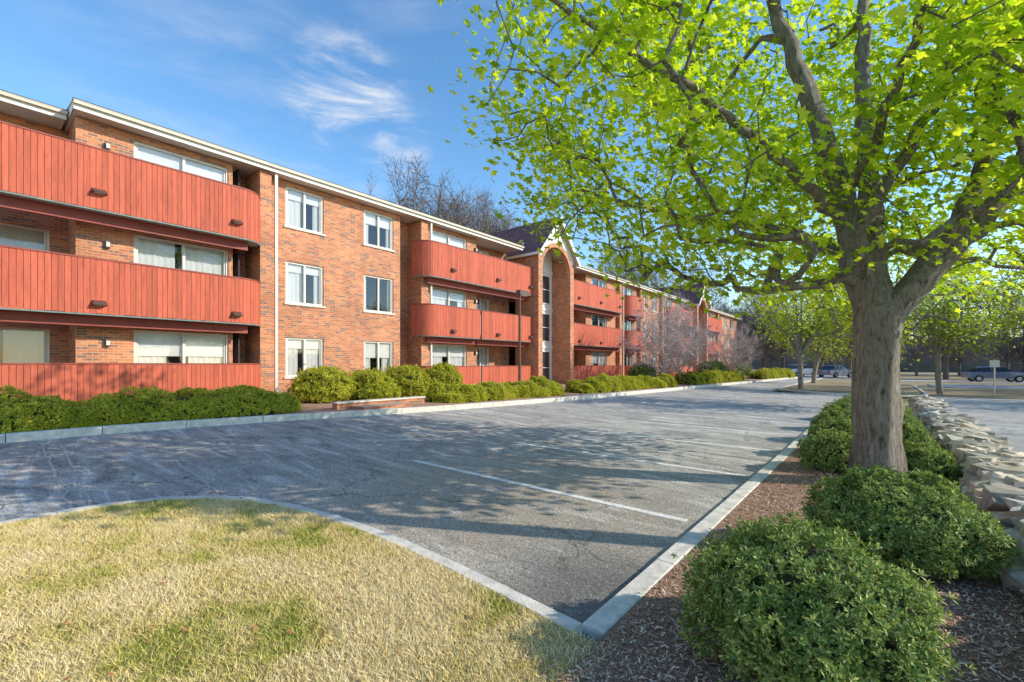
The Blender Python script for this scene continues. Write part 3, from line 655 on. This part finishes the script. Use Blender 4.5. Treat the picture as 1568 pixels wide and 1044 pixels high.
def tower(yc):
    xf=-15.2; hw=1.9; ow=1.5; zs=7.25; ze=8.3; za=10.5; t=.3
    for s in (-1,1):
        a,b=sorted((yc+s*ow,yc+s*hw)); wb.box(xf-t,xf,a,b,ZB,zs,'brick'); 
        wb.box(-16.9,xf-t-.002,min(yc+s*hw,yc+s*(hw-.39)),max(yc+s*hw,yc+s*(hw-.39)),ZB,zs,'brick')
        wb.box(-18.5,xf-t-.002,min(yc+s*hw,yc+s*(hw-.3)),max(yc+s*hw,yc+s*(hw-.3)),zs+.003,ze,'brick')
    n=24
    def top(y): return ze+(za-ze)*(1-abs(y-yc)/(hw+.0))
    for i in range(n):
        a0=math.pi*(1-i/n); a1=math.pi*(1-(i+1)/n); ya,yb=yc+ow*math.cos(a0),yc+ow*math.cos(a1); za0,za1=zs+ow*math.sin(a0)*1.,zs+ow*math.sin(a1)
        V=[(x,y,z) for x in (xf-t,xf) for (y,z) in ((ya,za0),(yb,za1),(yb,top(yb)),(ya,top(ya)))]
        wb.addn(V,[[0,3,2,1],[4,5,6,7],[0,1,5,4],[2,3,7,6]],wb.mi('brick'))
    for s in (-1,1):
        y0,y1=yc+s*ow,yc+s*hw; V=[(x,y,z) for x in (xf-t,xf) for (y,z) in ((y0,zs),(y1,zs),(y1,ze),(y0,top(y0)))]
        wb.addn(V,[[0,1,2,3],[4,5,6,7],[1,2,6,5],[2,3,7,6]],wb.mi('brick'))
    r2=ow+.26; N_=40
    def lo(y):
        d=abs(y-yc); return max(8.0, zs+math.sqrt(max(0,r2*r2-d*d)))
    for i in range(N_):
        y0=yc-hw+2*hw*i/N_; y1=yc-hw+2*hw*(i+1)/N_
        l0,l1=min(lo(y0),top(y0)),min(lo(y1),top(y1))
        wb.addn([(xf+.012,y0,l0),(xf+.012,y1,l1),(xf+.012,y1,top(y1)+.001),(xf+.012,y0,top(y0)+.001)],[[0,1,2,3]],wb.mi('white'))
    ov=.28; xo=xf+.28; zr=za+.12; sl=(za-ze)/hw
    for s in (-1,1):
        ye=yc+s*(hw+ov); zee=za+.12-sl*(hw+ov)
        wb.addn([(xo,yc,zr),(-23,yc,zr),(-23,ye,zee),(xo,ye,zee)],[[0,1,2,3]],wb.mi('roof'))
        wb.addn([(xo,yc,zr-.05),(-23,yc,zr-.05),(-23,ye,zee-.05),(xo,ye,zee-.05)],[[0,3,2,1]],wb.mi('soffit'))
        P=[(xo,yc,zr+.015),(xo,ye,zee+.015),(xo,ye,zee-.27),(xo,yc,zr-.30)]; wb.prism(P,(.05,0,0),'white')
        wb.box(-23,xo,min(ye,ye+s*.03),max(ye,ye+s*.03),zee-.15,zee-.0,'white')
    xw=-16.5
    wb.box(xw-.2,xw-.1,yc-ow-.02,yc+ow+.02,ZB,9.0,'white')
    for (z0,z1) in ((.5,2.5),(3.2,4.9),(5.6,7.3)):
        for (q0,q1) in ((yc-ow+.35,yc-.05),(yc+.05,yc+ow-.35)):
            wb.box(xw-.098,xw-.09,q0,q1,z0,z1,'dark'); wb.poly([(xw-.07,q0,z0),(xw-.07,q1,z0),(xw-.07,q1,z1),(xw-.07,q0,z1)],'glass')
            for (c,d,e,f) in ((q0-.05,q0,z0-.05,z1+.05),(q1,q1+.05,z0-.05,z1+.05),(q0,q1,z1,z1+.05),(q0,q1,z0-.05,z0),(q0,q1,(z0+z1)/2-.02,(z0+z1)/2+.02)):
                wb.box(xw-.097,xw-.03,c,d,e,f,'frame')
    for z in (2.8,5.2,7.6): wb.box(xw-.1,xw-.04,yc-ow,yc+ow,z-.08,z+.08,'white')
tower(22.75); tower(51.3)
wb.obj('walls_windows_and_roof',B)

rb=MB(['red','redd','teal','soffit','bronze','lens'])
def bal_path(y0,y1,xf=-15.6,xb=-16.45,ra=True,rb_=True):
    P=[]; R_=.75; D=xf-xb
    if ra:
        for i in range(9): a=math.pi/2*i/8; P.append((xb+D*math.sin(a),y0+R_*(1-math.cos(a))))
    else: P.append((xf,y0))
    e=[]
    if rb_:
        for i in range(9): a=math.pi/2*i/8; e.append((xf-D*(1-math.cos(a)),y1-R_+R_*math.sin(a)))
    else: e.append((xf,y1))
    return np.array(P+e)
def resamp(P,st):
    d=np.concatenate([[0],np.cumsum(np.linalg.norm(np.diff(P,axis=0),axis=1))]); n=max(2,int(round(d[-1]/st)))
    t=np.linspace(0,d[-1],n+1); return np.stack([np.interp(t,d,P[:,0]),np.interp(t,d,P[:,1])],1)
def strip(mb,P,off,th,z0,z1,mat):
    D=np.gradient(P,axis=0); D/=np.linalg.norm(D,axis=1,keepdims=True)+1e-9; S=np.stack([D[:,1],-D[:,0]],1)
    A=P+S*(off); C=P+S*(off-th); V=[];F=[]
    for i in range(len(P)): V+=[(A[i][0],A[i][1],z0),(A[i][0],A[i][1],z1),(C[i][0],C[i][1],z1),(C[i][0],C[i][1],z0)]
    for i in range(len(P)-1):
        k=4*i
        for q in range(4): F.append([k+q,k+(q+1)%4,k+4+(q+1)%4,k+4+q])
    mb.addn(V,F,mb.mi(mat))
def balcony(y0,y1,ra,rb2,z0,z1,deck=True,xf=-15.6):
    P=resamp(bal_path(y0,y1,xf,-16.45,ra,rb2),.115); rr=random.Random(int(y0*10+z0*3))
    for i in range(len(P)-1):
        a,b=P[i],P[i+1]; d=(b-a); L=np.linalg.norm(d); d/=L; s=np.array([d[1],-d[0]]); o=rr.uniform(0,.006); gp=.004
        a2=a+d*gp+s*o;b2=b-d*gp+s*o;c2=b2-s*.03;d2=a2-s*.03; zb=z0+rr.uniform(-.008,.008)
        V=[(p[0],p[1],zb) for p in (a2,b2,c2,d2)]+[(p[0],p[1],z1) for p in (a2,b2,c2,d2)]
        rb.addn(V,BF,0)
    strip(rb,P,.02,.085,z1+.002,z1+.04,'redd')
    strip(rb,P,-.035,.04,z0+.03,z1-.002,'redd')
    if deck:
        strip(rb,P,.016,.05,z0-.045,z0-.01,'teal')
        n=len(P); xs=P[:,0]-.06
        V=[];F=[]
        for i in range(n): V+=[(xs[i],P[i][1],z0-.01),(-16.49,P[i][1],z0-.01),(xs[i],P[i][1],z0+.16),(-16.49,P[i][1],z0+.16)]
        for i in range(n-1):
            k=4*i; F+=[[k,k+1,k+5,k+4],[k+2,k+6,k+7,k+3]]
        rb.addn(V,F,rb.mi('soffit'))
        ya=y0+(.5 if ra else 0); yb=y1-(.5 if rb2 else 0)
        rb.box(xf-.42,xf-.34,ya,yb,z0-.30,z0-.012,'redd')
        rb.box(-17.3,xf-.42,yb-.1,yb-.04,z0-.26,z0-.012,'redd')
    else:
        rb.box(xf-.12,xf-.04,y0+.8,y1-.8,z0+.1,z0+.2,'redd')
BL=[(5.70,7.24),(3.01,4.40)]
for z0,z1 in BL: balcony(-9,6.35,False,True,z0,z1)
balcony(-9,6.35,False,True,.5,1.70,False)
balcony(12.85,21.0,True,False,*BL[0]); 
for (a,b,c,d) in ((12.85,16.45,True,False),(16.55,21.,False,False)): balcony(a,b,c,d,*BL[1]); balcony(a,b,c,d,.5,1.6,False)
for z0,z1 in BL: 
    balcony(24.75,33.0,False,True,z0,z1); balcony(33.8,37.1,True,True,z0,z1); balcony(42.8,49.2,True,False,z0,z1); balcony(53.4,61,False,True,z0,z1)
balcony(24.75,33.,False,True,.5,1.6,False); balcony(33.8,37.1,True,True,.5,1.6,False); balcony(42.8,49.2,True,False,.5,1.6,False); balcony(53.4,61,False,True,.5,1.6,False)
def sconce(y,z,x=-15.585):
    w,d=.17,.17
    V=[(x,y-w,z-.05),(x,y+w,z-.05),(x+d,y+w*.75,z-.05),(x+d,y-w*.75,z-.05),(x,y-w*.8,z+.07),(x,y+w*.8,z+.07),(x+d*.7,y+w*.55,z+.02),(x+d*.7,y-w*.55,z+.02)]
    rb.addn(V,BF,rb.mi('bronze')); rb.box(x+.02,x+d-.04,y-w*.6,y+w*.6,z-.062,z-.051,'lens')
for y in (-2.,2.2,5.4,14.6,17.8,20.6,26,29,32,35.4,44.5,47.5,55,58):
    sconce(y,6.15); sconce(y,3.28)
rb.obj('balconies',B)
lb=MB(['bronze','lens'])
for z in (2.3,5.0,7.7):
    for (x,y) in ((-17.49,5.95),(-16.49,2.5),(-16.49,17.0)):
        lb.box(x,x+.09,y-.05,y+.05,z-.1,z+.1,0); lb.box(x+.09,x+.12,y-.04,y+.04,z-.07,z+.05,1)
lb.obj('wall_lamps',B)

mb=MB(['paver','kerb']); 
mb.box(-12.0,-11.75,6.6,9.7,.3,.60,0); mb.box(-12.03,-11.72,6.57,9.73,.602,.64,1); mb.box(-11.7,-11.0,7.0,8.6,.3,.52,0); mb.obj('brick_retaining_wall')

def cyl(mb,x,y,z0,z1,r0,r1,mat,n=14):
    a=np.arange(n)*2*math.pi/n; V=[(x+r0*math.cos(q),y+r0*math.sin(q),z0) for q in a]+[(x+r1*math.cos(q),y+r1*math.sin(q),z1) for q in a]
    mb.addn(V,[[i,(i+1)%n,n+(i+1)%n,n+i] for i in range(n)],mb.mi(mat),True); mb.addn(V,[list(range(n))[::-1],list(range(n,2*n))],mb.mi(mat))
mb=MB(['bronze','lens']); x,y=-11.25,14.15
cyl(mb,x,y,.3,.5,.12,.12,'bronze'); cyl(mb,x,y,.5,4.45,.06,.045,'bronze'); cyl(mb,x,y,4.45,4.5,.09,.09,'bronze')
mb.box(x-.12,x+.12,y-.1,y+.5,4.5,4.66,'bronze'); mb.box(x-.1,x+.1,y-.05,y+.45,4.485,4.499,'lens'); mb.box(x-.09,x+.09,y-.06,y+.44,4.661,4.69,'bronze')
mb.obj('lamp_post')
mb=MB(['shadow_polewood','bronze']); cyl(mb,1.95,6.35,-.2,9.2,.16,.11,'shadow_polewood'); mb.box(1.88,2.02,5.2,7.5,8.5,8.62,'shadow_polewood')  # unseen pole, added off frame to cast the long shadow on the lot
for yy in (5.3,5.8,6.9,7.4): cyl(mb,1.95,yy,8.62,8.78,.035,.03,'bronze',8)
mb.obj('shadow_pole')

def car(x,y,rz,c,name='parked_car'):
    key='paint_%d'%int(x*10); m=M(key); m.col(c); m.rough(.25); m.b.inputs['Metallic'].default_value=.2; m.b.inputs['Coat Weight'].default_value=.6; MT[key]=m.m
    mb=MB([key,'cglass','rubber','chrome','clight'])
    prof=[(-2.2,.35),(-2.25,.65),(-2.15,.92),(-1.5,.98),(1.0,1.0),(1.7,.90),(2.15,.75),(2.25,.5),(2.2,.32)]
    secs=[(-.86,.92),(-.78,1.0),(.78,1.0),(.86,.92)]
    V=[];n=len(prof)
    for yy,s in secs: V+=[(px*s if abs(yy)>.8 else px,yy,.35+(pz-.35)*(.93 if abs(yy)>.8 else 1)) for px,pz in prof]
    F=[[k*n+i,k*n+(i+1)%n,(k+1)*n+(i+1)%n,(k+1)*n+i] for k in range(3) for i in range(n)]
    mb.addn(V,F,0); mb.addn(V,[list(range(n)),list(range(3*n,4*n))],0)
    V=[(-1.75,-.76,.96),(1.15,-.76,.98),(1.15,.76,.98),(-1.75,.76,.96),(-1.2,-.6,1.42),(.4,-.6,1.45),(.4,.6,1.45),(-1.2,.6,1.42)]
    mb.addn(V,BF,1)
    V=[(-1.25,-.62,1.42),(.45,-.62,1.45),(.45,.62,1.45),(-1.25,.62,1.42),(-1.1,-.54,1.48),(.3,-.54,1.5),(.3,.54,1.5),(-1.1,.54,1.48)]; mb.addn(V,BF,0)
    for px in (-.45,): mb.box(px-.05,px+.05,-.72,.72,.98,1.43,0)
    for wx in (-1.4,1.4):
        for wy in (-.8,.8):
            a=np.arange(16)*2*math.pi/16
            for r,w,mt in ((.32,.11,2),(.19,.12,3)):
                V=[(wx+r*math.cos(q),wy+s*w,.32+r*math.sin(q)) for s in (-1,1) for q in a]
                mb.addn(V,[[i,(i+1)%16,16+(i+1)%16,16+i] for i in range(16)],mt); mb.addn(V,[list(range(16))[::-1],list(range(16,32))],mt)
    for s in (-1,1): mb.box(-2.27,-2.2,s*.5-.18,s*.5+.18,.68,.84,4); mb.box(2.16,2.24,s*.55-.17,s*.55+.17,.6,.74,3)
    o=mb.obj(name); o.location=(x,y,g(x)); o.rotation_euler=(0,0,rz)
car(-8.,66,1.0,(.75,.75,.75)); car(8.5,64.5,.2,(.16,.2,.28)); car(15.5,52,1.3,(.7,.7,.72)); car(-4.5,68,1.1,(.35,.36,.38))
mb=MB(['chrome','white']); cyl(mb,5.0,38.,0,2.0,.04,.04,'chrome'); mb.box(4.8,5.2,37.94,37.955,1.55,1.95,'white'); mb.obj('street_sign')
def house(x,y,w,d,h,rz):
    mb=MB(['siding','roof','dark','white'])
    mb.box(-w/2,w/2,-d/2,d/2,0,h,0)
    for s in (-1,1):
        mb.addn([(-w/2-.4,s*(d/2+.4),h-.1),(w/2+.4,s*(d/2+.4),h-.1),(w/2+.4,0,h+d*.35),(-w/2-.4,0,h+d*.35)],[[0,1,2,3]],1)
        mb.addn([(s*w/2,-d/2,h),(s*w/2,d/2,h),(s*w/2,0,h+d*.33)],[[0,1,2]],0)
    for zz in (.9,3.6):
        if zz+1.3<h:
            for k in range(4):
                xx=-w/2+w*(k+.5)/4; mb.box(xx-.6,xx+.6,-d/2-.04,-d/2-.02,zz-.1,zz+1.4,3); mb.box(xx-.5,xx+.5,-d/2-.07,-d/2-.045,zz,zz+1.3,2)
    o=mb.obj('house'); o.location=(x,y,0); o.rotation_euler=(0,0,rz)
house(24,98,13,9,5.6,-.3); house(50,84,12,9,5.4,-.6)
mb=MB(['slope']); V=[];F=[];n=60
for i in range(n+1):
    x=-260+i*10; h=10+4*mnoise.noise(Vector((i*.35,0,0))); V+=[(x,135,-.1),(x,142,h*.75),(x,200,h)]
    if i: k=3*i; F+=[[k-3,k,k+1,k-2],[k-2,k+1,k+2,k-1]]
mb.addn(V,F,0,True); mb.obj('hillside')

# ------------------------------------------------------------ light, sky, camera
EL=math.radians(28); AZ=math.radians(59)
sd=Vector((math.sin(AZ)*math.cos(EL),math.cos(AZ)*math.cos(EL),math.sin(EL)))
su=bpy.data.lights.new('sun','SUN'); su.energy=5.; su.angle=math.radians(.5); su.color=(1,.93,.80)
so=bpy.data.objects.new('sun',su); scene.collection.objects.link(so); so.rotation_euler=sd.to_track_quat('Z','Y').to_euler(); so.location=(20,20,30)
w=bpy.data.worlds.new('World'); scene.world=w; w.use_nodes=True; t=w.node_tree; N=t.nodes; L=t.links
bg=N['Background']; bg.inputs[1].default_value=.15
sky=N.new('ShaderNodeTexSky'); sky.sky_type='NISHITA'; sky.sun_disc=False; sky.sun_elevation=EL; sky.sun_rotation=AZ; sky.air_density=1.1; sky.dust_density=.1; sky.ozone_density=1.5
hs=N.new('ShaderNodeHueSaturation'); hs.inputs['Saturation'].default_value=1.25; hs.inputs['Value'].default_value=1.75; L.new(sky.outputs[0],hs.inputs['Color'])
tc=N.new('ShaderNodeTexCoord')
def wmath(op,a,b):
    x=N.new('ShaderNodeMath'); x.operation=op
    for i,v in enumerate((a,b)):
        if isinstance(v,(int,float)): x.inputs[i].default_value=v
        else: L.new(v,x.inputs[i])
    return x.outputs[0]
mp=N.new('ShaderNodeMapping'); mp.inputs['Rotation'].default_value=(0,.35,.6); mp.inputs['Scale'].default_value=(2.2,2.6,11.); L.new(tc.outputs['Generated'],mp.inputs[0])
no=N.new('ShaderNodeTexNoise'); no.inputs['Scale'].default_value=1.5; no.inputs['Detail'].default_value=8; no.inputs['Roughness'].default_value=.62; no.inputs['Distortion'].default_value=.5; L.new(mp.outputs[0],no.inputs[0])
def blob(d,lo):
    v=Vector(d).normalized(); dp=N.new('ShaderNodeVectorMath'); dp.operation='DOT_PRODUCT'; L.new(tc.outputs['Generated'],dp.inputs[0]); dp.inputs[1].default_value=v
    mr=N.new('ShaderNodeMapRange'); mr.interpolation_type='SMOOTHSTEP'; mr.inputs[1].default_value=lo; mr.inputs[2].default_value=1.; L.new(dp.outputs['Value'],mr.inputs[0]); return mr.outputs[0]
bl=wmath('ADD',wmath('ADD',wmath('MULTIPLY',blob((-.92,.538,.584),.992),1.2),wmath('MULTIPLY',blob((-.83,.61,.49),.997),1.1)),wmath('ADD',wmath('MULTIPLY',blob((-1.0,.40,.42),.93),.28),wmath('MULTIPLY',blob((-.7,.6,.9),.98),.3)))
mr=N.new('ShaderNodeMapRange'); mr.interpolation_type='SMOOTHSTEP'; mr.inputs[1].default_value=.40; mr.inputs[2].default_value=.78; L.new(no.outputs[0],mr.inputs[0])
cl=wmath('MINIMUM',wmath('MULTIPLY',mr.outputs[0],bl),.85)
mx=N.new('ShaderNodeMixRGB'); L.new(cl,mx.inputs[0]); L.new(hs.outputs[0],mx.inputs[1]); mx.inputs[2].default_value=(6.2,6.3,6.5,1)
L.new(mx.outputs[0],bg.inputs[0])
cam=bpy.data.cameras.new('camera'); co=bpy.data.objects.new('camera',cam); scene.collection.objects.link(co); scene.camera=co
cam.sensor_width=36; cam.lens=36*690/1568; cam.shift_y=(558-522)/1568; cam.clip_start=.05; cam.clip_end=3000
co.location=(0,0,1.7); co.rotation_euler=(math.radians(90),0,math.atan2(.6355,.7721))
scene.view_settings.view_transform='Standard'; scene.view_settings.look='None'; scene.view_settings.exposure=0
